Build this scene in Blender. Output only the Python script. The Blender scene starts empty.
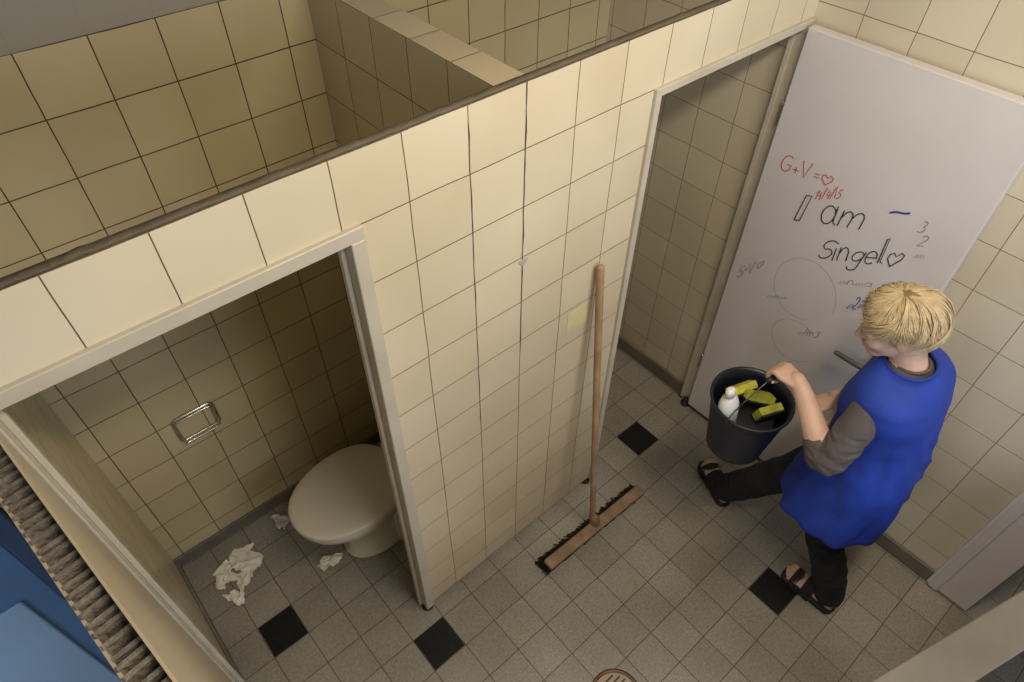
import bpy, bmesh, math, random
from mathutils import Vector, Matrix, noise
from mathutils.bvhtree import BVHTree
random.seed(7)
S=bpy.context.scene
COL=S.collection
# ------------------------------------------------------------------ constants (metres)
YF=1.0402; XW=2.174; XL=-.2355; XP1=.4936; XP2=1.4153; YB=1.8926
ZT=2.1144; ZD=1.9502; W=.1642; XS=.95; XD0=.88; XD1=.968; TF=.03
H=3.15; YS=-1.5; XLL=-2.0
# ------------------------------------------------------------------ node helpers
def new_mat(name):
    m=bpy.data.materials.new(name); m.use_nodes=True
    nt=m.node_tree; b=nt.nodes['Principled BSDF']; return m,nt,b
def simple(name,col,rough=.5,metal=0,var=.12,scale=12,bump=0,spec=None,bscale=None):
    m,nt,b=new_mat(name)
    tc=nt.nodes.new('ShaderNodeTexCoord'); n=nt.nodes.new('ShaderNodeTexNoise'); n.inputs['Scale'].default_value=scale; n.inputs['Detail'].default_value=5
    nt.links.new(tc.outputs['Object'],n.inputs['Vector'])
    r=nt.nodes.new('ShaderNodeValToRGB'); c=Vector(col)
    r.color_ramp.elements[0].position=.3; r.color_ramp.elements[1].position=.7
    r.color_ramp.elements[0].color=(*(c*(1-var)),1); r.color_ramp.elements[1].color=(*(c*(1+var)),1)
    nt.links.new(n.outputs['Fac'],r.inputs['Fac']); nt.links.new(r.outputs['Color'],b.inputs['Base Color'])
    b.inputs['Roughness'].default_value=rough; b.inputs['Metallic'].default_value=metal
    if spec is not None: b.inputs['Specular IOR Level'].default_value=spec
    if bump:
        n2=nt.nodes.new('ShaderNodeTexNoise'); n2.inputs['Scale'].default_value=bscale or scale*3; n2.inputs['Detail'].default_value=4
        nt.links.new(tc.outputs['Object'],n2.inputs['Vector'])
        bp=nt.nodes.new('ShaderNodeBump'); bp.inputs['Strength'].default_value=bump; bp.inputs['Distance'].default_value=.01
        nt.links.new(n2.outputs['Fac'],bp.inputs['Height']); nt.links.new(bp.outputs['Normal'],b.inputs['Normal'])
    return m
def tile_mat(name,axes,off,size,c1,c2,grout,gw=.003,rough=.28,dirt=.35,speck=False,ztop=None,floor_dirt=False):
    m,nt,b=new_mat(name); N=nt.nodes; L=nt.links
    tc=N.new('ShaderNodeTexCoord')
    wn=N.new('ShaderNodeTexNoise'); wn.inputs['Scale'].default_value=5; L.new(tc.outputs['Object'],wn.inputs['Vector'])
    vs=N.new('ShaderNodeVectorMath'); vs.operation='SUBTRACT'; vs.inputs[1].default_value=(.5,.5,.5); L.new(wn.outputs['Color'],vs.inputs[0])
    vm=N.new('ShaderNodeVectorMath'); vm.operation='SCALE'; vm.inputs['Scale'].default_value=.006; L.new(vs.outputs[0],vm.inputs[0])
    va=N.new('ShaderNodeVectorMath'); va.operation='ADD'; L.new(tc.outputs['Object'],va.inputs[0]); L.new(vm.outputs[0],va.inputs[1])
    sp=N.new('ShaderNodeSeparateXYZ'); L.new(va.outputs[0],sp.inputs[0])
    cb=N.new('ShaderNodeCombineXYZ')
    for i,(ax,o) in enumerate(zip(axes,off)):
        a=N.new('ShaderNodeMath'); a.operation='ADD'; a.inputs[1].default_value=-o+size*40; L.new(sp.outputs[ax],a.inputs[0]); L.new(a.outputs[0],cb.inputs[i])
    br=N.new('ShaderNodeTexBrick'); br.offset=0; br.squash=1
    br.inputs['Scale'].default_value=1; br.inputs['Brick Width'].default_value=size; br.inputs['Row Height'].default_value=size
    br.inputs['Mortar Size'].default_value=gw/2; br.inputs['Mortar Smooth'].default_value=.3
    br.inputs['Color1'].default_value=(*c1,1); br.inputs['Color2'].default_value=(*c2,1); br.inputs['Mortar'].default_value=(*grout,1)
    L.new(cb.outputs[0],br.inputs['Vector'])
    n=N.new('ShaderNodeTexNoise'); n.inputs['Scale'].default_value=1.6; n.inputs['Detail'].default_value=4; n.inputs['Roughness'].default_value=.5
    L.new(tc.outputs['Object'],n.inputs['Vector'])
    r=N.new('ShaderNodeValToRGB'); r.color_ramp.elements[0].position=.3; r.color_ramp.elements[1].position=.62
    d=1-dirt; r.color_ramp.elements[0].color=(d,d*.97,d*.92,1); r.color_ramp.elements[1].color=(1,1,1,1)
    L.new(n.outputs['Fac'],r.inputs['Fac'])
    mx=N.new('ShaderNodeMixRGB'); mx.blend_type='MULTIPLY'; mx.inputs['Fac'].default_value=1
    L.new(br.outputs['Color'],mx.inputs[1]); L.new(r.outputs['Color'],mx.inputs[2])
    col=mx.outputs['Color']
    if speck:
        for sc,lo,hi,dk in ((260,.36,.5,.66),(90,.35,.6,.84)):
            n3=N.new('ShaderNodeTexNoise'); n3.inputs['Scale'].default_value=sc; n3.inputs['Detail'].default_value=2; L.new(tc.outputs['Object'],n3.inputs['Vector'])
            r3=N.new('ShaderNodeValToRGB'); r3.color_ramp.elements[0].position=lo; r3.color_ramp.elements[1].position=hi
            r3.color_ramp.elements[0].color=(dk,dk,dk,1); r3.color_ramp.elements[1].color=(1.05,1.05,1.05,1)
            L.new(n3.outputs['Fac'],r3.inputs['Fac'])
            m3=N.new('ShaderNodeMixRGB'); m3.blend_type='MULTIPLY'; m3.inputs['Fac'].default_value=1
            L.new(col,m3.inputs[1]); L.new(r3.outputs['Color'],m3.inputs[2]); col=m3.outputs['Color']
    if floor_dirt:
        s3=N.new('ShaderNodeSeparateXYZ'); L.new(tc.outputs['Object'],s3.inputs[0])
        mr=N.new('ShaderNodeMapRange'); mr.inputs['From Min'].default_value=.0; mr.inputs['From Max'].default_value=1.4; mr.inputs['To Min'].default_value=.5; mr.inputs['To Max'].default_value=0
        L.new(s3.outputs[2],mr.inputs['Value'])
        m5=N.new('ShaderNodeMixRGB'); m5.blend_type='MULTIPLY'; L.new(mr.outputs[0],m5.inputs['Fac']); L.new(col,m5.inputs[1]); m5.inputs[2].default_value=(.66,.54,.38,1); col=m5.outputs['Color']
    if ztop is not None:
        s2=N.new('ShaderNodeSeparateXYZ'); L.new(tc.outputs['Object'],s2.inputs[0])
        g=N.new('ShaderNodeMath'); g.operation='GREATER_THAN'; g.inputs[1].default_value=ztop; L.new(s2.outputs[2],g.inputs[0])
        m4=N.new('ShaderNodeMixRGB'); L.new(g.outputs[0],m4.inputs['Fac']); L.new(col,m4.inputs[1]); m4.inputs[2].default_value=(.34,.32,.275,1); col=m4.outputs['Color']
    L.new(col,b.inputs['Base Color'])
    b.inputs['Roughness'].default_value=rough
    inv=N.new('ShaderNodeMath'); inv.operation='SUBTRACT'; inv.inputs[0].default_value=1; L.new(br.outputs['Fac'],inv.inputs[1])
    bp=N.new('ShaderNodeBump'); bp.inputs['Strength'].default_value=.5; bp.inputs['Distance'].default_value=.003
    L.new(inv.outputs[0],bp.inputs['Height']); L.new(bp.outputs['Normal'],b.inputs['Normal'])
    return m
GR=(.15,.105,.06)
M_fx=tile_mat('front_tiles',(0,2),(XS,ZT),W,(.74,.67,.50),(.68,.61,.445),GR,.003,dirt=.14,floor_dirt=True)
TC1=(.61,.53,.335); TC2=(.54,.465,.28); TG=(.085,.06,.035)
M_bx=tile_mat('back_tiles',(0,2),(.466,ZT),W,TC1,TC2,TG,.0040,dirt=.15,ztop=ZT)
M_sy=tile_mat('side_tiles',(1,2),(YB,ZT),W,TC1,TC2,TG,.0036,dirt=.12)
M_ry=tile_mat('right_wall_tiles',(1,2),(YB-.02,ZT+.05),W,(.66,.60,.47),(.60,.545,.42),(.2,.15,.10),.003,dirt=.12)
M_floor=tile_mat('floor_tiles',(0,1),(.4278-.075,.9023-.075),.15,(.37,.345,.30),(.31,.29,.25),(.075,.063,.05),.0033,rough=.42,dirt=.36,speck=True)
M_gry=simple('cement_grey',(.13,.105,.07),.85,bump=.5,scale=20)
M_plas=simple('plaster',(.42,.40,.34),.8,var=.05)
M_top=tile_mat('partition_cap',(0,1),(XD0-.04,YF+.02),W*.98,(.62,.53,.36),(.57,.48,.32),(.16,.12,.08),.004,dirt=.1)
M_frame=simple('frame_paint',(.52,.48,.39),.45,var=.1,scale=6)
M_base=simple('baseboard_grey',(.15,.135,.11),.5,var=.2,scale=8)
M_black=simple('black_tile',(.008,.008,.009),.6,var=.3,scale=60,spec=.25)
M_rub=simple('black_rubber',(.015,.015,.015),.5)
M_door=simple('door_white',(.66,.63,.64),.38,var=.04,scale=3)
M_chrome=simple('chrome',(.62,.6,.56),.22,metal=1,var=.05)
M_cer=simple('ceramic',(.70,.66,.55),.15,var=.04,scale=4)
M_lid=simple('lid_plastic',(.61,.565,.46),.35,var=.05,scale=4)
M_paper=simple('tissue',(.78,.75,.66),.9,var=.05,bump=.3)
M_wood=simple('handle_wood',(.34,.225,.125),.55,var=.25,scale=14)
M_block=simple('block_wood',(.23,.145,.08),.6,var=.3,scale=18)
M_brist=simple('bristles',(.012,.010,.010),.85,var=.4,scale=120,bump=1)
# ------------------------------------------------------------------ mesh helpers
def obj(name,bm_or_mesh,mats=(),parent=None,smooth=False):
    if isinstance(bm_or_mesh,bmesh.types.BMesh):
        me=bpy.data.meshes.new(name); bmesh.ops.recalc_face_normals(bm_or_mesh,faces=bm_or_mesh.faces); bm_or_mesh.to_mesh(me); bm_or_mesh.free()
    else: me=bm_or_mesh; me.name=name
    for m in mats: me.materials.append(m)
    if smooth:
        for p in me.polygons: p.use_smooth=True
    o=bpy.data.objects.new(name,me); COL.objects.link(o)
    if parent: o.parent=parent
    return o
def empty(name):
    e=bpy.data.objects.new(name,None); e.empty_display_size=.05; COL.objects.link(e); return e
def box(bm,lo,hi,mi=None,mx=0,my=0,mz=0):
    vs=[bm.verts.new((x,y,z)) for x in (lo[0],hi[0]) for y in (lo[1],hi[1]) for z in (lo[2],hi[2])]
    for idx,k in (((0,1,3,2),mx),((4,6,7,5),mx),((0,4,5,1),my),((2,3,7,6),my),((0,2,6,4),mz),((1,5,7,3),mz)):
        f=bm.faces.new([vs[i] for i in idx]); f.material_index=k if mi is None else mi
    return vs
def walls(name,boxes,mats):
    bm=bmesh.new()
    for lo,hi in boxes: box(bm,lo,hi,None,1,0,2)
    return obj(name,bm,mats)
def bevel(o,w=.003,seg=2):
    m=o.modifiers.new('bev','BEVEL'); m.width=w; m.segments=seg; m.limit_method='ANGLE'; return o
def rings(bm,rs,mi=0,cap0=True,cap1=True):
    vv=[[bm.verts.new(p) for p in r] for r in rs]; n=len(vv[0])
    for a,b in zip(vv,vv[1:]):
        for i in range(n):
            f=bm.faces.new((a[i],a[(i+1)%n],b[(i+1)%n],b[i])); f.material_index=mi; f.smooth=True
    if cap0: f=bm.faces.new(list(reversed(vv[0]))); f.material_index=mi
    if cap1: f=bm.faces.new(vv[-1]); f.material_index=mi
    return vv
def ell(cx,cy,z,rx,ry,n=32,e=2.0,egg=0,fn=None):
    out=[]
    for i in range(n):
        t=2*math.pi*i/n; c,s=math.cos(t),math.sin(t)
        x=rx*math.copysign(abs(c)**(2/e),c); y=ry*math.copysign(abs(s)**(2/e),s)
        y*=1+egg*c
        k=fn(t) if fn else 1
        out.append(Vector((cx+x*k,cy+y*k,z)))
    return out
def tube(bm,pts,rad,n=14,mi=0,flat=1.0,up=None,round_ends=True):
    pts=[Vector(p) for p in pts]
    if not hasattr(rad,'__len__'): rad=[rad]*len(pts)
    P=[];R=[];k=4
    for i in range(len(pts)-1):
        p0=pts[max(i-1,0)];p1=pts[i];p2=pts[i+1];p3=pts[min(i+2,len(pts)-1)]
        for j in range(k):
            t=j/k
            P.append(.5*((2*p1)+(p2-p0)*t+(2*p0-5*p1+4*p2-p3)*t*t+(3*p1-p0-3*p2+p3)*t**3)); R.append(rad[i]*(1-t)+rad[i+1]*t)
    P.append(pts[-1]);R.append(rad[-1])
    rs=[]; prev=None
    for i,p in enumerate(P):
        d=(P[min(i+1,len(P)-1)]-P[max(i-1,0)]).normalized()
        if prev is None: a=Vector(up) if up else (Vector((0,0,1)) if abs(d.z)<.9 else Vector((1,0,0)))
        else: a=prev
        s=(a-d*a.dot(d)).normalized(); prev=s; q=d.cross(s)
        rs.append((p,d,s,q,R[i]))
    rr=[]
    def ring(p,s,q,r): return [p+s*r*flat*math.cos(2*math.pi*i/n)+q*r*math.sin(2*math.pi*i/n) for i in range(n)]
    if round_ends:
        p,d,s,q,r=rs[0]
        for t in (85,60,30): a=math.radians(t); rr.append(ring(p-d*r*math.sin(a),s,q,r*math.cos(a)))
    for p,d,s,q,r in rs: rr.append(ring(p,s,q,r))
    if round_ends:
        p,d,s,q,r=rs[-1]
        for t in (30,60,85): a=math.radians(t); rr.append(ring(p+d*r*math.sin(a),s,q,r*math.cos(a)))
    rings(bm,rr,mi)
def hoop(bm,c,nrm,rx,ry,r,up=(0,1,0),n=28,wob=0):
    c=Vector(c); nrm=Vector(nrm).normalized(); e1=Vector(up); e1=(e1-nrm*e1.dot(nrm)).normalized(); e2=nrm.cross(e1)
    rr=[]
    for i in range(n):
        t=2*math.pi*i/n; d=e1*math.cos(t)*rx+e2*math.sin(t)*ry; dn=d.normalized(); p=c+d+nrm*wob*math.sin(3*t)
        rr.append([p+dn*r*math.cos(2*math.pi*j/8)+nrm*r*1.5*math.sin(2*math.pi*j/8) for j in range(8)])
    rings(bm,rr+[rr[0]],cap0=False,cap1=False)
    bmesh.ops.remove_doubles(bm,verts=bm.verts,dist=.00001)
def ellipsoid(bm,c,r,M=None,mi=0,seg=20):
    T=Matrix.Translation(Vector(c))@Matrix.Diagonal((*r,1))
    if M: T=M@T
    g=bmesh.ops.create_uvsphere(bm,u_segments=seg,v_segments=seg//2+2,radius=1,matrix=T)
    for v in g['verts']:
        for f in v.link_faces: f.material_index=mi; f.smooth=True
def curve(name,strokes,depth,mat,parent=None,cyc=False,res=2,radii=None):
    cu=bpy.data.curves.new(name,'CURVE'); cu.dimensions='3D'; cu.bevel_depth=depth; cu.bevel_resolution=res; cu.use_fill_caps=True
    mats=mat if isinstance(mat,(list,tuple)) else [mat]
    for k,st in enumerate(strokes):
        sp=cu.splines.new('POLY'); sp.points.add(len(st)-1)
        for i,p in enumerate(st):
            sp.points[i].co=(*p,1)
            if radii: sp.points[i].radius=radii[k][i]
        sp.use_cyclic_u=cyc; sp.use_smooth=True; sp.material_index=k%len(mats)
    for m in mats: cu.materials.append(m)
    o=bpy.data.objects.new(name,cu); COL.objects.link(o)
    if parent: o.parent=parent
    return o
# ------------------------------------------------------------------ room shell
bm=bmesh.new(); box(bm,(XLL,YS,-.1),(3.6,YB+.1,0)); obj('floor',bm,[M_floor])
bm=bmesh.new(); box(bm,(XLL,YS,H),(3.6,YB+.1,H+.1)); obj('ceiling',bm,[M_plas])
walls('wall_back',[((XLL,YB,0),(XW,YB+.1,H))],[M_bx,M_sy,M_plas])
walls('wall_right',[((XW,-.25,0),(XW+.12,YB+.1,H)),((XW,-1.15,2.05),(XW+.12,-.25,H)),((XW,YS,0),(XW+.12,-1.15,H))],[M_fx,M_ry,M_plas])
walls('wall_left',[((XLL-.1,YS,0),(XLL,-.6,H)),((XLL-.1,.5,0),(XLL,YB+.1,H)),((XLL-.1,-.6,0),(XLL,.5,1.3)),((XLL-.1,-.6,2.7),(XLL,.5,H))],[M_plas,M_plas,M_plas])
walls('wall_south',[((XLL,YS-.1,0),(.4,YS,H)),((1.9,YS-.1,0),(3.6,YS,H)),((.4,YS-.1,0),(1.9,YS,1.3)),((.4,YS-.1,2.7),(1.9,YS,H))],[M_plas,M_plas,M_plas])
walls('wall_annex',[((3.5,YS,0),(3.6,YB+.1,H)),((XW+.12,.3,0),(3.5,.4,H))],[M_plas,M_plas,M_plas])
Y0,Y1=YF,YF+TF
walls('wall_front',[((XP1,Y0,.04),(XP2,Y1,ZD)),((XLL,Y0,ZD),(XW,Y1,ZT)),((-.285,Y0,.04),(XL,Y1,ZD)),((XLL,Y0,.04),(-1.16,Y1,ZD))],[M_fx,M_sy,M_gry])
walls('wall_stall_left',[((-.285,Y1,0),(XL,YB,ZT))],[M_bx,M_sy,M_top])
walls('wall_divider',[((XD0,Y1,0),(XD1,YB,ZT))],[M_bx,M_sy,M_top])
bm=bmesh.new()
rr=[]
for i in range(int((XW-XLL)/.02)):
    p=Vector((i*.02+XLL+.01,YF+TF*.5+.002*noise.noise(Vector((i*.5,0,0))),ZT+.001))
    w=.011+.003*noise.noise(Vector((i*.7,3,0))); h=.003+.003*noise.noise(Vector((i*.6,9,0)))
    rr.append([p+Vector((0,-w,-.003)),p+Vector((0,-w*.7,h)),p+Vector((0,w*.7,h)),p+Vector((0,w,-.003))])
rings(bm,rr); obj('trim_wall_top',bm,[M_gry],smooth=True)
M_crack=simple('crack_dark',(.06,.04,.025),.9)
def strip(name,pts,w,mat,y=YF-.0012):
    bm=bmesh.new(); prev=None
    for i,(x,z,k) in enumerate(pts):
        a=bm.verts.new((x-w*k,y,z)); b_=bm.verts.new((x+w*k,y,z))
        if prev: bm.faces.new((prev[0],prev[1],b_,a))
        prev=(a,b_)
    return obj(name,bm,[mat])
strip('trim_crack_1',[(XS+.003*noise.noise(Vector((0,i*.4,0))),ZT-i*.03,.8+.7*noise.noise(Vector((i*.8,0,0)))) for i in range(30)],.0017,M_crack)
strip('trim_crack_2',[(XS-W+.004*noise.noise(Vector((5,i*.4,0))),ZT-.04-i*.03,.7+.9*noise.noise(Vector((i*.8,4,0)))) for i in range(36)],.0011,M_crack)
M_stick=simple('faded_sticker',(.62,.54,.29),.6,var=.08)
bm=bmesh.new(); box(bm,(1.155,YF-.0015,1.19),(1.245,YF+.001,1.275)); obj('wall_sticker',bm,[M_stick])
bm=bmesh.new(); rings(bm,[[Vector((.953+r*math.cos(a)*(1+.3*math.sin(3*a)),y,1.605+.7*r*math.sin(a))) for a in [2*math.pi*k/18 for k in range(18)]] for y,r in ((YF,.016),(YF-.002,.014))]); obj('plaster_patch',bm,[M_plas])
def frame(name,x0,x1,w,mat=None):
    bm=bmesh.new(); a,b_=YF-.012,Y1+.012; z1=ZD+.003
    box(bm,(x0,a,.03),(x0+w,b_,z1-w)); box(bm,(x1-w,a,.03),(x1,b_,z1-w)); box(bm,(x0,a,z1-w),(x1,b_,z1))
    box(bm,(x0+w,Y1-.008,.03),(x0+w+.012,b_-.001,z1-w)); box(bm,(x1-w-.012,Y1-.008,.03),(x1-w,b_-.001,z1-w)); box(bm,(x0+w+.012,Y1-.008,z1-w-.012),(x1-w-.012,b_-.001,z1-w))
    return bevel(obj(name,bm,[mat or M_frame]),.002,1)
M_bfr=simple('frame_blue',(.05,.10,.22),.4)
frame('trim_1',XL,XP1+.006,.034); frame('trim_2',XP2-.006,XW-.002,.024); frame('trim_3',-1.16,-.287,.036,M_bfr)
def foot(x,y):
    bm=bmesh.new(); rr=[ell(x,y,z,r,r,16) for z,r in ((0,.024),(.008,.025),(.014,.019),(.02,.012),(.045,.011))]
    rings(bm,rr); obj('partition_foot',bm,[M_rub],smooth=True)
foot(XP1-.012,YF+.015); foot(XP2-.012,YF+.015); foot(XW-.04,YF+.0)
def bb(name,lo,hi):
    bm=bmesh.new(); box(bm,lo,hi); bevel(obj(name,bm,[M_base]),.004)
bb('baseboard_back',(XL,YB-.012,0),(XD0,YB,.065)); bb('baseboard_stall',(XL,Y1+.02,0),(XL+.012,YB-.012,.065))
bb('baseboard_right',(XW-.014,-.25,0),(XW,YF-.02,.085)); bb('baseboard_right_stall',(XW-.014,Y1+.02,0),(XW,YB-.012,.085))
bb('baseboard_back_stall',(XD1,YB-.012,0),(XW-.014,YB,.065))
bb('baseboard_divider',(XD0-.012,Y1+.02,0),(XD0,YB-.012,.065))
for i,j in ((0,0),(-3,3),(8,-5),(9,1)):
    cx,cy=.4278+.15*i,.9023+.15*j
    bm=bmesh.new(); box(bm,(cx-.073,cy-.073,-.003),(cx+.073,cy+.073,.0012)); obj('black_floor_tile',bm,[M_black])
bm=bmesh.new(); box(bm,(XW-.02,-.42,.01),(XW+.06,-.25,2.05)); box(bm,(XW-.03,-.30,.01),(XW-.02,-.262,2.05)); bevel(obj('trim_4',bm,[M_door]),.004)
# ------------------------------------------------------------------ doors
d1=empty('door_1')
DX=2.118; DY0,DY1=.298,1.018
bm=bmesh.new(); box(bm,(DX,DY0,.035),(DX+.04,DY1,ZD-.01)); bevel(obj('leaf',bm,[M_door],d1),.003)
bm=bmesh.new(); tube(bm,[(DX+.02,DY1+.012,.3),(DX+.02,DY1+.012,.38)],.008); tube(bm,[(DX+.02,DY1+.012,1.6),(DX+.02,DY1+.012,1.68)],.008); obj('hinges',bm,[M_chrome],d1)
bm=bmesh.new(); box(bm,(DX-.006,.335,.80),(DX,.375,1.0)); tube(bm,[(DX-.002,.355,.915),(DX-.045,.355,.915),(DX-.052,.37,.915),(DX-.052,.48,.913)],.010,12); obj('lever_handle',bm,[simple('lever_metal',(.25,.24,.23),.3,metal=.9)],d1)
ink=simple('ink_black',(.03,.03,.035),.5); red=simple('ink_red',(.50,.05,.03),.5); blu=simple('ink_blue',(.03,.04,.25),.5); teal=simple('ink_teal',(.22,.38,.38),.5); pen=simple('ink_grey',(.25,.24,.25),.5)
def arc(cx,cy,rx,ry,a0,a1,n=10): return [(cx+rx*math.cos(math.radians(a0+(a1-a0)*i/n)),cy+ry*math.sin(math.radians(a0+(a1-a0)*i/n))) for i in range(n+1)]
G={
'I':(.55,[[(0,0),(.24,0),(.24,1),(0,1),(0,0)]]),
'a':(.75,[arc(.3,.3,.28,.3,40,400),[(.58,.6),(.58,.1),(.7,0)]]),
'm':(1.1,[[(0,.6),(.05,0)],arc(.25,.3,.2,.3,170,0)+[(.45,0)],arc(.68,.3,.22,.3,170,0)+[(.92,0)]]),
'S':(.75,[arc(.35,.75,.3,.25,30,250)+arc(.35,.27,.3,.27,90,-160)]),
'i':(.3,[[(.1,.55),(.1,0)],[(.1,.75),(.12,.78)]]),
'n':(.6,[[(0,.55),(.02,0)],arc(.24,.28,.2,.28,170,0)+[(.46,0)]]),
'g':(.65,[arc(.27,.3,.25,.26,30,390),[(.52,.55),(.52,-.3)]+arc(.3,-.3,.22,.18,0,-180)]),
'e':(.6,[[(.05,.28),(.5,.28)]+arc(.27,.28,.24,.27,0,310)]),
'l':(.3,[[(.05,0),(.1,.95),(.2,1.0),(.15,.05),(.28,0)]]),
'h':(.8,[[(.35,0),(.05,.4),(.05,.62),(.2,.7),(.35,.52),(.5,.72),(.66,.62),(.64,.4),(.35,0)]]),
'G':(.8,[arc(.35,.5,.33,.48,50,320)+[(.62,.45),(.38,.45)]]),
'+':(.5,[[(.05,.45),(.4,.45)],[(.22,.25),(.22,.65)]]),
'V':(.7,[[(0,1),(.25,0),(.55,1)]]),
'=':(.5,[[(.05,.35),(.35,.35)],[(.05,.55),(.35,.55)]]),
'1':(.35,[[(0,.7),(.2,1),(.2,0)]]),
'4':(.6,[[(.1,1),(0,.45),(.45,.45)],[(.35,.8),(.35,0)]]),
'/':(.35,[[(0,0),(.25,1)]]),
'5':(.6,[[(.45,1),(.1,1),(.05,.6)]+arc(.2,.32,.25,.3,80,-140)]),
'3':(.6,[arc(.2,.75,.22,.25,120,-80,8)+arc(.2,.27,.28,.27,80,-130,8)]),
'2':(.6,[arc(.22,.72,.22,.26,160,-30,8)+[(0,0),(.45,.05)]]),
'~':(.8,[[(0,.1),(.15,.5),(.25,.1),(.4,.55),(.5,.15),(.65,.5),(.7,.2)]]),
' ':(.5,[])}
def graffiti(name,text,y,z,hgt,ang,mat,depth,sx=1.0):
    st=[]; cur=0; ca,sa=math.cos(math.radians(ang)),math.sin(math.radians(ang)); k=0
    for ch in text:
        wd,ss=G[ch]; k+=1
        jz=.06*hgt*math.sin(k*2.7+z*30); js=1+.12*math.sin(k*4.1+y*10)
        for s in ss:
            st.append([(DX-.0006, y-ca*(cur+px*hgt*sx)-.10*py*hgt*math.sin(k*1.9), z+jz+sa*(cur+px*hgt*sx)+py*hgt*js) for px,py in s])
        cur+=wd*hgt*sx
    curve(name,st,depth,mat,d1,res=1)
graffiti('scrawl_1','I am',.840,1.310,.112,20,ink,.0023,.78)
graffiti('scrawl_2','Singelh',.712,1.200,.097,27,ink,.0022,.78)
graffiti('scrawl_3','G+V=h',.960,1.455,.060,8,red,.0017,1.05)
graffiti('scrawl_4','14/4/15',.80,1.412,.040,32,red,.0015,.78)
graffiti('scrawl_5','S+Vh',.985,.925,.054,50,pen,.0015,1.0)
graffiti('scrawl_6','3',.452,1.475,.040,20,pen,.0014); graffiti('scrawl_7','2',.43,1.43,.040,20,pen,.0014); graffiti('scrawl_8','~',.42,1.385,.036,20,teal,.0014)
graffiti('scrawl_9','~2~3',.535,1.07,.055,35,blu,.0019,.55)
graffiti('scrawl_10','~4n3',.655,.84,.038,30,pen,.0016,.9)
graffiti('scrawl_11','~~~',.83,.92,.035,28,teal,.0016,1.1)
graffiti('scrawl_14','~n~a',.60,1.15,.035,28,pen,.0009,1.2)
graffiti('scrawl_15','~3~',.50,1.13,.03,28,blu,.0012,1.2)
curve('scrawl_12',[[(DX-.0006,.55-.055*t,1.495+.03*t+.003*math.sin(t*6)) for t in [i/8 for i in range(9)]]],.0032,blu,d1)
curve('scrawl_13',[[(DX-.0004,.70-.13*math.cos(t*.225),1.02+.15*math.sin(t*.225)+.002*t) for t in range(24)],[(DX-.0004,.66-.10*math.cos(t*.25+1),.80+.10*math.sin(t*.25+1)) for t in range(20)]],.0006,pen,d1)
d2=empty('door_2')
hx,hy=-.205,1.022; ang=math.radians(7.6)
dv=Vector((math.sin(ang),-math.cos(ang),0)); nv=Vector((-math.cos(ang),-math.sin(ang),0))
Md=Matrix((( dv.x,nv.x,0,hx),(dv.y,nv.y,0,hy),(0,0,1,0),(0,0,0,1)))
M_d2=simple('door_tan',(.48,.41,.29),.4,var=.08,scale=3)
bm=bmesh.new(); L2=.70; T2=.045
box(bm,(0,0,.035),(L2,.004,1.945),0); box(bm,(0,T2-.004,.035),(L2,T2,1.93),0); box(bm,(L2-.03,.0041,.035),(L2-.0001,T2-.0041,1.93),0); box(bm,(0.0001,.0041,.035),(.03,T2-.0041,1.93),0); box(bm,(.0301,.0041,.035),(L2-.0301,T2-.0041,1.90),0)
o=obj('leaf',bm,[M_d2],d2); o.data.transform(Md)
M_core=simple('core_board',(.20,.175,.145),.9,var=.4,scale=40,bump=.6)
bm=bmesh.new(); n=34
for i in range(n):
    x=.034+i*(L2-.07)/n; hh=1.935+.008*noise.noise(Vector((i*1.7,0,0)))
    sk=.005*noise.noise(Vector((i*.9,2,0)))
    vs=box(bm,(x,.005,1.895),(x+.007,T2-.003,hh),0)
    for v in vs:
        if v.co.z>1.92: v.co.x+=sk
o=obj('core_ribs',bm,[M_core],d2); o.data.transform(Md)
M_blue=simple('door_blue',(.11,.24,.50),.4,var=.1,scale=3); M_blue2=simple('door_blue_light',(.38,.60,.90),.35,var=.08,scale=3)
d3=empty('door_3')
bm=bmesh.new(); box(bm,(-1.12,YF-.006,.035),(-.325,YF+.028,ZD-.04)); bevel(obj('leaf',bm,[M_blue],d3),.003)
bm=bmesh.new(); box(bm,(-1.04,YF-.012,.2),(-.375,YF-.005,1.46)); bevel(obj('panel',bm,[M_blue2],d3),.004)
lp=empty('low_partition')
M_led=simple('ledge_beige',(.165,.145,.115),.6,var=.15,scale=5); M_lbr=simple('ledge_side',(.08,.045,.035),.6,var=.2)
p0=Vector((.93,-.165,0)); p1=Vector((2.10,-.50,0)); dd=(p1-p0); ln_=dd.length; dd.normalize(); nn=Vector((dd.y,-dd.x,0))
Ml=Matrix(((dd.x,nn.x,0,p0.x),(dd.y,nn.y,0,p0.y),(0,0,1,0),(0,0,0,1)))
bm=bmesh.new(); box(bm,(0,.01,0),(ln_,.10,.97),0); o=obj('body',bm,[M_lbr],lp); o.data.transform(Ml)
bm=bmesh.new(); box(bm,(-.01,0,.97),(ln_,.11,1.0),0); o=obj('cap',bm,[M_led],lp); o.data.transform(Ml); bevel(o,.004)
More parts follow.
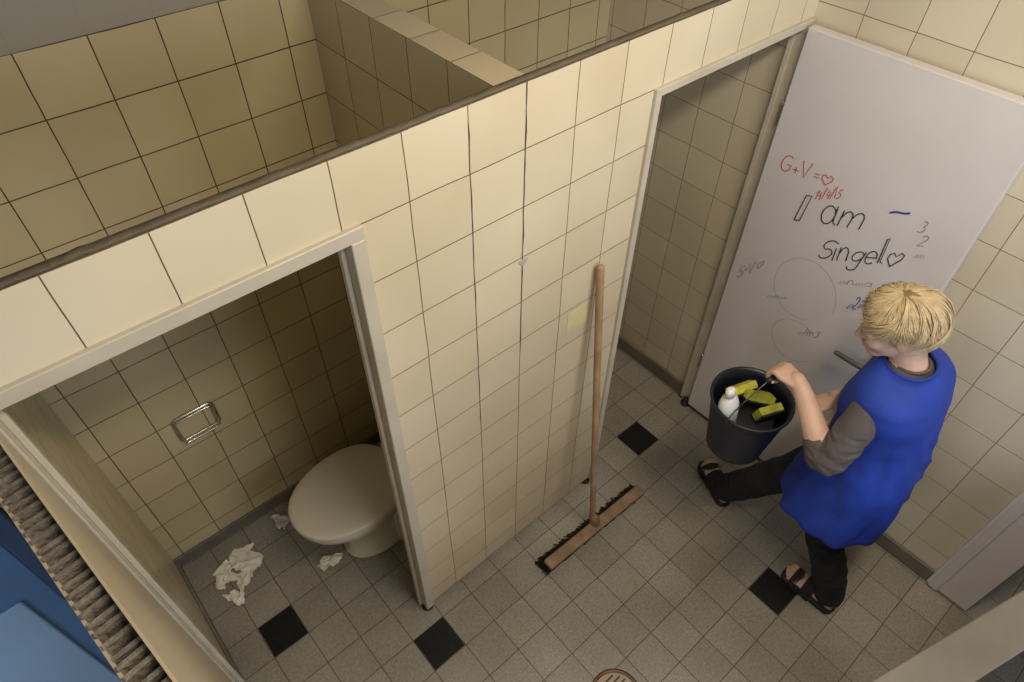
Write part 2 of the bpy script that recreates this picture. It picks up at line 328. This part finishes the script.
# ------------------------------------------------------------------ toilet
t=empty('toilet'); TY=1.475
bm=bmesh.new()
rs=[(0,.50,.145,.105),(.015,.50,.15,.11),(.05,.50,.135,.10),(.14,.495,.125,.095),(.22,.475,.15,.115),(.29,.455,.19,.15),(.35,.435,.22,.172),(.385,.43,.228,.178),(.395,.43,.22,.17)]
rings(bm,[ell(cx,TY,z,rx,ry,40,2.15,.06) for z,cx,rx,ry in rs])
box(bm,(.56,TY-.11,0),(.80,TY+.11,.385))
o=obj('bowl',bm,[M_cer],t,smooth=True); bevel(o,.02,3)
def slab(z0,z1,cx,rx,ry,bz=.008,eg=.10):
    bm=bmesh.new(); rs=[(z0,.97),(z0+.004,1),(z1-bz,1),(z1-bz*.4,.985),(z1-.001,.95),(z1+.002,.8),(z1+.0035,.5),(z1+.004,.1)]
    rings(bm,[ell(cx,TY,z,rx*k,ry*k,48,2.25,eg) for z,k in rs]); return bm
obj('seat',slab(.398,.413,.432,.232,.186),[M_lid],t,smooth=True)
obj('lid',slab(.417,.434,.432,.236,.190,.012),[M_lid],t,smooth=True)
bm=bmesh.new()
for s in (-1,1): tube(bm,[(.665,TY+s*.07-.02,.425),(.665,TY+s*.07+.02,.425)],.014,12)
obj('hinges',bm,[M_lid],t,smooth=True)
bm=bmesh.new(); box(bm,(.71,TY-.15,.40),(XD0-.001,TY+.15,.74)); bevel(obj('cistern',bm,[M_cer],t),.02,4)
bm=bmesh.new(); box(bm,(.705,TY-.16,.742),(XD0-.001,TY+.16,.765)); bevel(obj('cistern_lid',bm,[M_cer],t),.008,3)
bm=bmesh.new(); tube(bm,[(.78,TY,.76),(.78,TY,.775)],.022,20); obj('flush_button',bm,[M_chrome],t,smooth=True)
bm=bmesh.new(); tube(bm,[(.74,TY+.14,.50),(.74,TY+.185,.49),(.74,TY+.20,.44),(.80,TY+.20,.42),(XD0,TY+.20,.42)],.018,12); obj('supply_pipe',bm,[M_cer],t,smooth=True)
# toilet paper holder : wall ring with a hinged wire loop
th=empty('toilet_paper_holder'); hx0,hz0=.103,.753
def rrect(w,h,r,y,n=6,ox=0,oz=0,tilt=0):
    p=[]
    for cx,cz,a0 in ((w-r,h-r,0),(-w+r,h-r,90),(-w+r,-h+r,180),(w-r,-h+r,270)):
        for i in range(n+1):
            a=math.radians(a0+90*i/n); zz=cz+r*math.sin(a); p.append(Vector((hx0+ox+cx+r*math.cos(a),y-tilt*(h-zz),hz0+oz+zz)))
    return p
curve('wall_ring',[rrect(.074,.060,.018,YB-.006,6)],.0060,M_chrome,th,cyc=True)
curve('wire_loop',[rrect(.068,.052,.014,YB-.012,6,0,-.002,.16)],.0036,M_chrome,th,cyc=True)
# discarded tissue : thin folded sheets
def tissue(cx,cy,sx,sy,seed,h=.03,rot=0):
    bm=bmesh.new(); n=34; vs={}
    for i in range(n):
        for j in range(n):
            u=i/(n-1)-.5; v=j/(n-1)-.5; q=Vector((u*2.4+seed,v*2.4,seed*1.3))
            if math.hypot(u,v)>.40+.2*noise.noise(Vector((math.cos(math.atan2(v,u))*1.6,math.sin(math.atan2(v,u))*1.6,seed*2))): continue
            x=u*sx+.03*noise.noise(q*1.3); y=v*sy+.03*noise.noise(q*1.3+Vector((9,0,0)))
            z=.003+h*max(0,1-2.2*abs(noise.noise(q*1.5)))**2+.2*h*abs(noise.noise(q*5))
            xr=x*math.cos(rot)-y*math.sin(rot); yr=x*math.sin(rot)+y*math.cos(rot)
            vs[i,j]=bm.verts.new((cx+xr,cy+yr,max(.003,z)))
    for i in range(n):
        for j in range(n):
            k=[(i,j),(i+1,j),(i+1,j+1),(i,j+1)]
            if all(q in vs for q in k): bm.faces.new([vs[q] for q in k])
    obj('crumpled_tissue',bm,[M_paper],smooth=True)
tissue(.00,1.74,.13,.16,1.3,.014,.5); tissue(-.10,1.72,.13,.12,4.7,.012,1.0); tissue(-.04,1.64,.06,.14,6.2,.012,-.5); tissue(-.12,1.60,.05,.11,16.2,.01,.6); tissue(-.02,1.68,.09,.08,21.5,.012,.2)
tissue(.262,1.488,.07,.15,8.1,.012,1.2); tissue(.20,1.80,.07,.12,12.4,.016)
# ------------------------------------------------------------------ push broom
b=empty('push_broom'); BX,BY=1.243,.855
hd=(Vector((1.262,1.020,1.437))-Vector((BX,BY,.075))).normalized()
bm=bmesh.new(); tube(bm,[(BX,BY,.06),Vector((BX,BY,.06))+hd*.7,Vector((BX,BY,.06))+hd*1.375],[.0125,.013,.0135],16); obj('handle',bm,[M_wood],b,smooth=True)
Rt=Matrix.Translation((BX,BY-.012,0))@Matrix.Rotation(math.radians(-1.0),4,'Z')@Matrix.Rotation(math.radians(10),4,'X')
bm=bmesh.new(); box(bm,(-.29,-.025,.058),(.29,.025,.084)); o=obj('block',bm,[M_block],b); o.data.transform(Rt); bevel(o,.006,2)
bm=bmesh.new(); tube(bm,[(0,.008,.07),(0,.022,.115)],[.024,.019],14); o=obj('socket',bm,[M_block],b,smooth=True); o.data.transform(Rt)
st=[];rd=[]
for i in range(110):
    for j in range(9):
        x=-.285+.57*i/109+random.uniform(-.003,.003); y=-.021+.042*j/8+random.uniform(-.003,.003)
        p=Rt@Vector((x,y,.061)); q=Rt@Vector((x*1.06+random.uniform(-.006,.006),y*1.7+.024+random.uniform(-.006,.006),.02)); q.z=.004+random.random()*.004
        st.append([p,(p+q)/2,q]); rd.append([1,1,.7])
curve('bristles',st,.0034,M_brist,b,res=0,radii=rd)
# floor drain
fd=empty('floor_drain'); M_rust=simple('rusty_rim',(.16,.08,.045),.5,metal=.3,var=.3,scale=30); FX,FY=.82,.305
bm=bmesh.new(); rings(bm,[ell(FX,FY,z,r,r,40) for z,r in ((.0,.10),(.004,.10),(.006,.092),(.004,.088),(.002,.086))],cap1=False); obj('rim',bm,[M_rust],fd,smooth=True)
bm=bmesh.new(); rings(bm,[ell(FX,FY,z,r,r,40) for z,r in ((.0005,.086),(.003,.085))]); obj('plate',bm,[simple('drain_steel',(.30,.25,.2),.4,metal=.6)],fd)
bm=bmesh.new()
for i in range(-3,4):
    l=math.sqrt(.075**2-(i*.02)**2); box(bm,(FX-l,FY+i*.02-.003,.0031),(FX+l,FY+i*.02+.003,.0036))
obj('slots',bm,[M_rub],fd)
# ------------------------------------------------------------------ bucket
bk=empty('bucket'); BZ=.07; CX,CY=1.616,.550
M_bk=simple('bucket_plastic',(.007,.010,.022),.4,var=.2)
prof=[(.60,.098),(.603,.104),(.64,.108),(.80,.131),(.845,.136),(.85,.142),(.862,.146),(.870,.146),(.870,.138),(.85,.131),(.80,.126),(.64,.104),(.615,.10)]
bm=bmesh.new(); rings(bm,[ell(CX,CY,z+BZ,r,r,48) for z,r in prof]); obj('shell',bm,[M_bk],bk,smooth=True)
arcp=[]; HZ=1.118; HY=.505
for i in range(21):
    a=math.pi*i/20; c=math.cos(a); s=math.sin(a)
    arcp.append((CX+.148*math.copysign(abs(c)**.8,c),CY+(HY-CY)*s,.852+BZ+(HZ-.852-BZ)*s**.75))
curve('bail',[arcp],.0022,simple('wire_dark',(.12,.12,.12),.4,metal=.8),bk)
bm=bmesh.new(); tube(bm,[(CX-.05,HY,HZ),(CX+.05,HY,HZ)],.011,14); obj('grip',bm,[M_rub],bk,smooth=True)
M_bot=simple('bottle_white',(.80,.80,.78),.3,var=.03)
Mb=Matrix.Translation((1.550,.575,.785))@Matrix.Rotation(math.radians(-9),4,'Y')@Matrix.Rotation(math.radians(-4),4,'X')
bm=bmesh.new(); rings(bm,[[Mb@p for p in ell(0,0,z,r,r*.8,28)] for z,r in ((0,.030),(.006,.040),(.13,.041),(.165,.040),(.195,.031),(.208,.018),(.214,.014),(.216,.020),(.245,.018),(.250,.009))]); obj('bottle',bm,[M_bot],bk,smooth=True)
M_yel=simple('sponge_yellow',(.55,.56,.07),.85,var=.2,bump=.6,scale=40); M_grn=simple('scourer_dark',(.03,.04,.025),.9,bump=.5,scale=60)
def sponge(name,c,l,w,h,rz,rx,ry):
    M=Matrix.Translation(c)@Matrix.Rotation(rz,4,'Z')@Matrix.Rotation(rx,4,'X')@Matrix.Rotation(ry,4,'Y')
    bm=bmesh.new(); box(bm,(-l,-w,-h),(l,w,h*.6),0); box(bm,(-l,-w,h*.6),(l,w,h),1); o=obj(name,bm,[M_yel,M_grn],bk); o.data.transform(M); bevel(o,.004,2)
sponge('sponge_1',(1.655,.612,.900),.050,.030,.018,-.6,2.3,.25); sponge('sponge_2',(1.665,.550,.905),.052,.032,.018,-.75,2.6,-.2); sponge('sponge_3',(1.650,.490,.885),.045,.032,.018,-.5,1.9,.1)
def pill(name,c,l,w,h,rz,rx,mat):
    bm=bmesh.new(); M=Matrix.Translation(c)@Matrix.Rotation(rz,4,'Z')@Matrix.Rotation(rx,4,'X')
    rr=[ell(0,0,z*h,l*k,w*k,28,3.2) for z,k in ((-.5,.9),(-.42,1),(.42,1),(.5,.9))]
    rings(bm,[[M@p for p in r] for r in rr]); obj(name,bm,[mat],bk,smooth=True)
pill('cloth',(1.62,.55,.80),.105,.10,.07,.4,.05,simple('cloth_dark',(.02,.022,.028),.9))
# ------------------------------------------------------------------ woman
wo=empty('woman')
M_skin=simple('skin',(.56,.37,.28),.55,var=.06,scale=20)
M_slv=simple('sleeve_grey',(.085,.072,.068),.85,var=.12,scale=25,bump=.2)
M_pant=simple('trousers_black',(.008,.007,.010),.85,var=.3)
M_smk=simple('smock_blue',(.010,.042,.34),.75,var=.15,scale=8,bump=.15,bscale=60)
M_smk2=simple('smock_binding',(.008,.032,.26),.75,var=.1)
M_lip=simple('lips',(.48,.20,.17),.4)
parts=[]
def part(mi):
    bm=bmesh.new(); parts.append((mi,bm)); return bm
SK,SL,PA,LI=0,1,2,3
q=part(SL)
tor=[(1.335,1.735,.215,.060,.055),(1.315,1.737,.205,.100,.066),(1.29,1.74,.197,.135,.080),(1.24,1.745,.192,.150,.096),(1.15,1.75,.20,.145,.108),(1.05,1.755,.19,.138,.102),(.95,1.76,.18,.148,.112),(.88,1.765,.18,.158,.122)]
rings(q,[ell(cx,cy,z,rx,ry,32,2.2) for z,cx,cy,rx,ry in tor])
q=part(PA)
rings(q,[ell(cx,cy,z,rx,ry,32,2.2) for z,cx,cy,rx,ry in [(.90,1.765,.18,.155,.12),(.85,1.765,.178,.163,.128),(.78,1.765,.175,.160,.125),(.74,1.765,.175,.13,.10)]])
q=part(PA); tube(q,[(1.69,.17,.80),(1.695,.165,.62),(1.705,.14,.46),(1.725,.05,.26),(1.74,-.005,.10)],[.088,.080,.066,.064,.060],18)
q=part(PA); tube(q,[(1.835,.19,.80),(1.80,.29,.64),(1.765,.385,.48),(1.785,.48,.28),(1.805,.565,.11)],[.088,.082,.070,.066,.062],18)
def footmesh(heel,toe):
    heel=Vector(heel);toe=Vector(toe);d=(toe-heel).normalized();s=Vector((-d.y,d.x,0));L=(toe-heel).length
    q=part(SK); rr=[]
    for tt,w,h in ((.03,.018,.03),(.08,.030,.055),(.22,.034,.075),(.4,.035,.07),(.6,.041,.05),(.78,.045,.036),(.82,.044,.032)):
        c=heel+d*L*tt; rr.append([c+s*w*math.cos(a)+Vector((0,0,.022+max(-.0,h*.5+h*.5*math.sin(a)))) for a in [2*math.pi*k/16 for k in range(16)]])
    rings(q,rr)
    tube(q,[heel+d*L*.2+Vector((0,0,.06)),heel+d*L*.17+Vector((0,0,.13))],[.034,.035],14)
    for k,(o_,ln) in enumerate(((-.031,.93),(-.014,.97),(.001,.95),(.016,.91),(.029,.86))):
        tube(q,[heel+d*L*.74+s*o_+Vector((0,0,.038)),heel+d*L*(ln-.06)+s*o_*1.05+Vector((0,0,.04)),heel+d*L*ln+s*o_*1.05+Vector((0,0,.032))],[.010,.0095,.008] if k else [.012,.0125,.010],10)
    bm=bmesh.new()
    prof=[(0,.0),(.02,.02),(.08,.032),(.25,.034),(.45,.034),(.65,.043),(.82,.047),(.93,.040),(.99,.022),(1.0,0)]
    loop=[heel+d*L*a+s*w for a,w in prof]+[heel+d*L*a-s*w for a,w in reversed(prof[1:-1])]
    rings(bm,[[p+Vector((0,0,z)) for p in loop] for z in (.001,.012,.022)])
    for tt,w,hh in ((.72,.05,.052),(.50,.044,.078)):
        c=heel+d*L*tt
        for off in (-.020,-.012,-.004,.004,.012,.020):
            tube(bm,[c+d*off+s*w*math.cos(a)+Vector((0,0,.016+(hh-.006)*math.sin(a))) for a in [math.pi*k/8 for k in range(9)]],.005,8)
    c=heel+d*L*.2
    tube(bm,[c+d*.045*math.cos(a)*1+s*.042*math.sin(a)+Vector((0,0,.085)) for a in [math.radians(60+240*k/10) for k in range(11)]],.006,8)
    obj('sandal',bm,[simple('sandal_leather',(.018,.012,.010),.6)],wo,smooth=True)
footmesh((1.735,-.06,0),(1.735,.175,0)); footmesh((1.795,.53,0),(1.915,.745,0))
SHL=(1.608,.215,1.222); ELL=(1.498,.225,1.035); WRL=(1.590,.420,1.150)
SHR=(1.868,.200,1.222); ELR=(1.925,.20,1.03); WRR=(1.775,.335,1.02)
q=part(SL); tube(q,[(1.67,.205,1.235),SHL,(1.545,.215,1.135),ELL,(1.515,.272,1.055)],[.046,.052,.053,.049,.046],18)
q=part(SL); tube(q,[(1.82,.195,1.235),SHR,(1.905,.195,1.14),ELR,(1.890,.235,1.02)],[.046,.052,.050,.047,.045],18)
q=part(SK); tube(q,[(1.505,.250,1.045),(1.530,.300,1.080),(1.567,.370,1.122),WRL,(1.597,.438,1.155)],[.038,.040,.033,.026,.026],16)
q=part(SK); tube(q,[(1.91,.215,1.02),(1.87,.26,1.02),(1.81,.31,1.02),WRR,(1.765,.345,1.02)],[.038,.039,.032,.026,.026],16)
def hand(wr,f,n,thumb_side,curl):
    f=Vector(f).normalized(); n=Vector(n); n=(n-f*n.dot(f)).normalized(); s=f.cross(n).normalized()*thumb_side
    wr=Vector(wr)
    P=lambda a,b_,c: wr+f*a+s*b_+n*c
    q=part(SK)
    rr=[]
    for a,w,h in ((-.02,.024,.021),(.0,.026,.019),(.02,.033,.017),(.045,.040,.016),(.07,.041,.014),(.082,.038,.010)):
        rr.append([P(a,w*math.cos(t_),h*math.sin(t_)) for t_ in [2*math.pi*k/20 for k in range(20)]])
    rings(q,rr)
    for k,(o_,l) in enumerate(((.031,.074),(.0105,.084),(-.0115,.078),(-.031,.060))):
        a0=math.radians(curl[0]+4*k-6); a1=a0+math.radians(curl[1]); a2=a1+math.radians(curl[2])
        p=[P(.062,o_*.95,.0),P(.08,o_,0)]; x,z=.08,0
        for fr,aa in ((.46,a0),(.30,a1),(.24,a2)):
            x+=l*fr*math.cos(aa); z-=l*fr*math.sin(aa); p.append(P(x,o_*(1.0+.10*(len(p)-1)*(1-curl[0]/90)),z))
        qq=part(SK); tube(qq,p,[.0096,.0092,.0084,.0078,.0068],12)
    qq=part(SK)
    if curl[0]>40: tp=[P(.012,.026,-.006),P(.035,.046,-.018),P(.062,.040,-.038),P(.080,.018,-.048)]
    else: tp=[P(.012,.026,-.004),P(.035,.048,-.012),P(.058,.060,-.026),P(.078,.058,-.042)]
    tube(qq,tp,[.014,.012,.0105,.0085],12)
hand(WRL,(.16,.96,.02),(0,-.1,1),1,(52,75,50))
hand(WRR,(-.80,.50,-.32),(-.05,.35,1),-1,(34,38,26))
HC=Vector((1.708,.290,1.446))
yaw=math.radians(32); pit=math.radians(-20)
MH=Matrix.Translation(HC)@Matrix.Rotation(yaw,4,'Z')@Matrix.Rotation(pit,4,'X')
q=part(SK); tube(q,[(1.735,.205,1.29),(1.733,.222,1.34),MH@Vector((0,-.02,-.05))],[.056,.050,.052],18)
q=part(SK); ellipsoid(q,(0,-.015,.025),(.073,.090,.085),MH)
q=part(SK); ellipsoid(q,(0,.020,-.030),(.059,.064,.078),MH)
q=part(SK); ellipsoid(q,(0,.048,-.086),(.033,.032,.024),MH)
q=part(SK); tube(q,[MH@Vector((0,.080,.012)),MH@Vector((0,.090,-.012)),MH@Vector((0,.098,-.030))],[.007,.0085,.011],12)
for s in (-1,1):
    q=part(SK); ellipsoid(q,(s*.034,.055,-.030),(.024,.026,.026),MH)
    q=part(SK); ellipsoid(q,(s*.031,.070,.018),(.022,.014,.008),MH)
    q=part(SK); ellipsoid(q,(s*.030,.0715,.008),(.0165,.0125,.0085),MH)
    q=part(SK); ellipsoid(q,(s*.030,.0700,-.010),(.0155,.0115,.0070),MH)
    q=part(SK); ellipsoid(q,(s*.011,.088,-.034),(.008,.009,.006),MH)
    q=part(SK); ellipsoid(q,(s*.074,-.008,-.010),(.009,.018,.031),MH)
q=part(LI); ellipsoid(q,(0,.083,-.056),(.021,.007,.0050),MH)
q=part(LI); ellipsoid(q,(0,.082,-.065),(.018,.007,.0055),MH)
allm=bmesh.new(); trees=[]
for mi,q in parts:
    bmesh.ops.recalc_face_normals(q,faces=q.faces)
    trees.append((mi,BVHTree.FromBMesh(q)))
    me=bpy.data.meshes.new('tmp'); q.to_mesh(me); allm.from_mesh(me); q.free(); bpy.data.meshes.remove(me)
tm=bpy.data.meshes.new('tmp_body'); allm.to_mesh(tm); allm.free(); tmp=bpy.data.objects.new('tmp_body',tm); COL.objects.link(tmp)
rm=tmp.modifiers.new('r','REMESH'); rm.mode='VOXEL'; rm.voxel_size=.0038; rm.adaptivity=0
sm=tmp.modifiers.new('s','SMOOTH'); sm.factor=.5; sm.iterations=3
dg=bpy.context.evaluated_depsgraph_get(); body=bpy.data.meshes.new_from_object(tmp.evaluated_get(dg))
bpy.data.objects.remove(tmp)
bo=obj('body',body,[],wo)
body.materials.clear()
for m in (M_skin,M_slv,M_pant,M_lip): body.materials.append(m)
vm_={}
for p in body.polygons:
    best=9;bi=0
    for mi,tr in trees:
        loc,nor,idx,d=tr.find_nearest(p.center,.03)
        if loc is not None:
            if mi==LI: d+=.0005
            if d<best: best=d;bi=mi
    p.material_index=bi; p.use_smooth=True
    for v in p.vertices: vm_.setdefault(v,set()).add(bi)
nrm=[v.normal.copy() for v in body.vertices]
for v in body.vertices:
    k=vm_.get(v.index,{0})
    if k=={1} and v.co.z<1.17: v.co+=nrm[v.index]*.0055*noise.noise(Vector((v.co.x*22,v.co.y*22,v.co.z*55)))
    elif k=={2}: v.co+=nrm[v.index]*.0075*noise.noise(Vector((v.co.x*14,v.co.y*16,v.co.z*30)))
bm=bmesh.new(); hoop(bm,(1.521,.283,1.063),(.28,.72,.52),.0405,.0405,.0035,(1,0,0)); obj('sleeve_cuff',bm,[M_slv],wo,smooth=True)
bm=bmesh.new(); hoop(bm,(1.877,.252,1.02),(-.6,.75,0),.040,.040,.0035,(0,0,1)); obj('sleeve_cuff_far',bm,[M_slv],wo,smooth=True)
bm=bmesh.new(); hoop(bm,(1.735,.213,1.338),(0,.05,1),.052,.052,.004,(1,0,0)); obj('shirt_neckband',bm,[M_slv],wo,smooth=True)
M_eye=simple('eye_white',(.62,.58,.54),.3); M_iris=simple('iris',(.08,.11,.14),.2); M_brow=simple('brow',(.25,.16,.08),.8)
for s in (-1,1):
    bm=bmesh.new(); ellipsoid(bm,(s*.030,.0695,-.001),(.0118,.0122,.0110),MH,0); ellipsoid(bm,(s*.029,.0785,-.002),(.0052,.0042,.0052),MH,1); obj('eye',bm,[M_eye,M_iris],wo,smooth=True)
    bm=bmesh.new(); tube(bm,[MH@Vector((s*.014,.084,.022)),MH@Vector((s*.032,.082,.027)),MH@Vector((s*.048,.069,.022))],[.0015,.002,.001],8); obj('eyebrow',bm,[M_brow],wo,smooth=True)
smk=[(1.332,1.735,.212,.076,.068),(1.322,1.737,.206,.108,.078),(1.302,1.74,.200,.150,.092),(1.265,1.743,.196,.184,.108),(1.20,1.750,.192,.188,.124),(1.14,1.757,.193,.176,.134),(1.05,1.765,.180,.170,.134),(.97,1.770,.168,.176,.142),(.88,1.774,.162,.188,.154),(.80,1.774,.162,.194,.162),(.72,1.770,.166,.198,.170),(.66,1.766,.172,.200,.178),(.605,1.763,.176,.202,.182),(.59,1.763,.176,.202,.182)]
bm=bmesh.new(); rr=[]
for a_,b_ in zip(smk,smk[1:]):
    ns=max(1,int((a_[0]-b_[0])/.014))
    for k in range(ns):
        u=k/ns; z,cx,cy,rx,ry=[p*(1-u)+q_*u for p,q_ in zip(a_,b_)]
        am=max(0,min(1,(1.2-z)/.5))*.030
        def fn(t,am=am,z=z):
            f=1+am*(math.sin(t*7+z*3)+.6*math.sin(t*11+1.3-z*5))
            c_,s_=math.cos(t),math.sin(t)
            lo=max(0,min(1,(1.22-z)*6))
            side=1-.7*abs(c_)**4 if z>1.05 else 1
            f+=.050*lo*side*noise.noise(Vector((c_*3.2+z*3.5,s_*3.2-z*2,z*5)))
            f+=.030*(1-2.5*abs(noise.noise(Vector((c_*2+z*7,s_*2+z*5,z*3)))))*lo*side
            return f
        rr.append(ell(cx,cy,z,rx,ry,140,2.3,0,fn))
rr.append([p+Vector((0,0,-.012)) for p in rr[-1]])
rings(bm,rr,cap0=False,cap1=False)
o=obj('smock',bm,[M_smk],wo,smooth=True); sd=o.modifiers.new('s','SOLIDIFY'); sd.thickness=.004; sd.offset=1
bm=bmesh.new(); hoop(bm,(1.735,.212,1.334),(0,.05,1),.078,.070,.005,(1,0,0)); obj('collar',bm,[M_smk2],wo,smooth=True)
# hair
M_h=[simple('hair_a',(.48,.38,.225),.5,var=.2,scale=45),simple('hair_b',(.33,.24,.125),.5,var=.2,scale=45),simple('hair_c',(.60,.51,.36),.5,var=.15,scale=45),simple('hair_d',(.20,.135,.07),.55,var=.2,scale=45)]
def hdir(th,ph): return Vector((math.sin(th)*math.sin(ph),math.sin(th)*math.cos(ph),math.cos(th)))
def hpt(th,ph,puff):
    d=hdir(th,ph); c=Vector((0,-.018,.022)); r=Vector((.075,.093,.087))
    k=1/math.sqrt((d.x/r.x)**2+(d.y/r.y)**2+(d.z/r.z)**2)
    return MH@(c+d*(k+puff))
def tend(ph):
    a=abs((ph+math.pi)%(2*math.pi)-math.pi)
    return math.radians(58+ (42*min(1,a/1.5)) + (36*max(0,(a-1.5)/1.64)))
bm=bmesh.new(); rr=[]
for i in range(14):
    rr.append([hpt(.02+(tend(2*math.pi*k/40)-.02)*i/13,2*math.pi*k/40,.006*min(1,(14-i)/3)) for k in range(40)])
rings(bm,rr,cap1=False); obj('hair_cap',bm,[M_h[3]],wo,smooth=True)
st=[];rd=[]
for i in range(4400):
    ph=random.uniform(0,2*math.pi); te=tend(ph)*random.uniform(.78,1.10); t0=random.uniform(.02,.72)*te
    base=noise.noise(Vector((math.sin(ph)*3.6,math.cos(ph)*3.6,t0*4)))
    pf=.005+.022*(base+.4)+random.uniform(-.0025,.0025); pf=max(.003,pf); tw=base*2.2+random.uniform(-.15,.15)-.4; ln=[];rl=[]
    fl=random.uniform(-.004,.006)+.014*base
    for k in range(8):
        u=k/7; th_=t0+(te-t0)*u
        ln.append(hpt(th_,ph+tw*u*u/max(.5,math.sin(th_)),pf*math.sin(min(1,u*1.7)*math.pi*.5)*(1-.4*u)+.003+fl*u*u)); rl.append((.6,1,1,1,.9,.75,.5,.15)[k])
    st.append(ln); rd.append(rl)
curve('hair_locks',st,.0017,[M_h[0],M_h[2],M_h[0],M_h[1],M_h[0],M_h[2],M_h[1]],wo,res=0,radii=rd)
# ------------------------------------------------------------------ lamps and window
lf=empty('ceiling_lamp'); M_lamp=simple('lamp_body',(.7,.7,.68),.4)
bm=bmesh.new(); box(bm,(.25,-.10,H-.06),(1.65,.10,H)); bevel(obj('housing',bm,[M_lamp],lf),.01)
def area(name,loc,rot,sx,sy,e,col,parent=None):
    l=bpy.data.lights.new(name,'AREA'); l.shape='RECTANGLE'; l.size=sx; l.size_y=sy; l.energy=e; l.color=col
    o=bpy.data.objects.new(name,l); o.location=loc; o.rotation_euler=rot; COL.objects.link(o)
    if parent: o.parent=parent
    return o
area('lamp_light',(.95,.0,H-.08),(0,0,0),1.3,.2,35,(1,.85,.65),lf)
def window(name,c,horizontal):
    wn=empty(name); bm=bmesh.new()
    h0,h1,z0,z1=c[0],c[1],1.3,2.7; m=(h0+h1)/2
    for a,b_,e,f in ((h0,h0+.06,z0,z1),(h1-.06,h1,z0,z1),(h0+.06,h1-.06,z0,z0+.06),(h0+.06,h1-.06,z1-.06,z1),(m-.03,m+.03,z0+.06,z1-.06)):
        if horizontal: box(bm,(a,YS-.08,e),(b_,YS-.02,f))
        else: box(bm,(XLL-.08,a,e),(XLL-.02,b_,f))
    obj('sash',bm,[simple('window_frame',(.7,.7,.7),.4)],wn)
window('window_1',(.4,1.9),True); window('added_window_left',(-.6,.5),False)  # left window is unseen, added to go with the cool fill
area('daylight',(1.15,YS-.15,2.0),(math.radians(90),0,0),1.4,1.3,25,(.80,.86,1.0))
area('cool_fill_left',(XLL-.15,-.05,2.0),(math.radians(90),0,math.radians(-90)),1.0,1.3,18,(.70,.82,1.0))  # added cool fill to brighten the blue door
w=bpy.data.worlds.new('World'); S.world=w; w.use_nodes=True; w.node_tree.nodes['Background'].inputs[0].default_value=(.75,.85,1,1); w.node_tree.nodes['Background'].inputs[1].default_value=.4
# ------------------------------------------------------------------ camera
cd=bpy.data.cameras.new('Camera'); cam=bpy.data.objects.new('Camera',cd); COL.objects.link(cam); S.camera=cam
cd.sensor_width=36; cd.lens=671.05/1024*36; cd.clip_start=.02
a=.7223; th_=.7556; ro=.0128
ca,sa=math.cos(a),math.sin(a)
R0=Vector((ca,-sa,0)); Hh=Vector((sa,ca,0)); Zz=Vector((0,0,1))
F=Hh*math.sin(th_)-Zz*math.cos(th_); U0=Hh*math.cos(th_)+Zz*math.sin(th_)
R=R0*math.cos(ro)+U0*math.sin(ro); U=U0*math.cos(ro)-R0*math.sin(ro)
cam.matrix_world=Matrix(((R.x,U.x,-F.x,0),(R.y,U.y,-F.y,0),(R.z,U.z,-F.z,2.7873),(0,0,0,1)))
S.view_settings.view_transform='Standard'; S.view_settings.look='None'
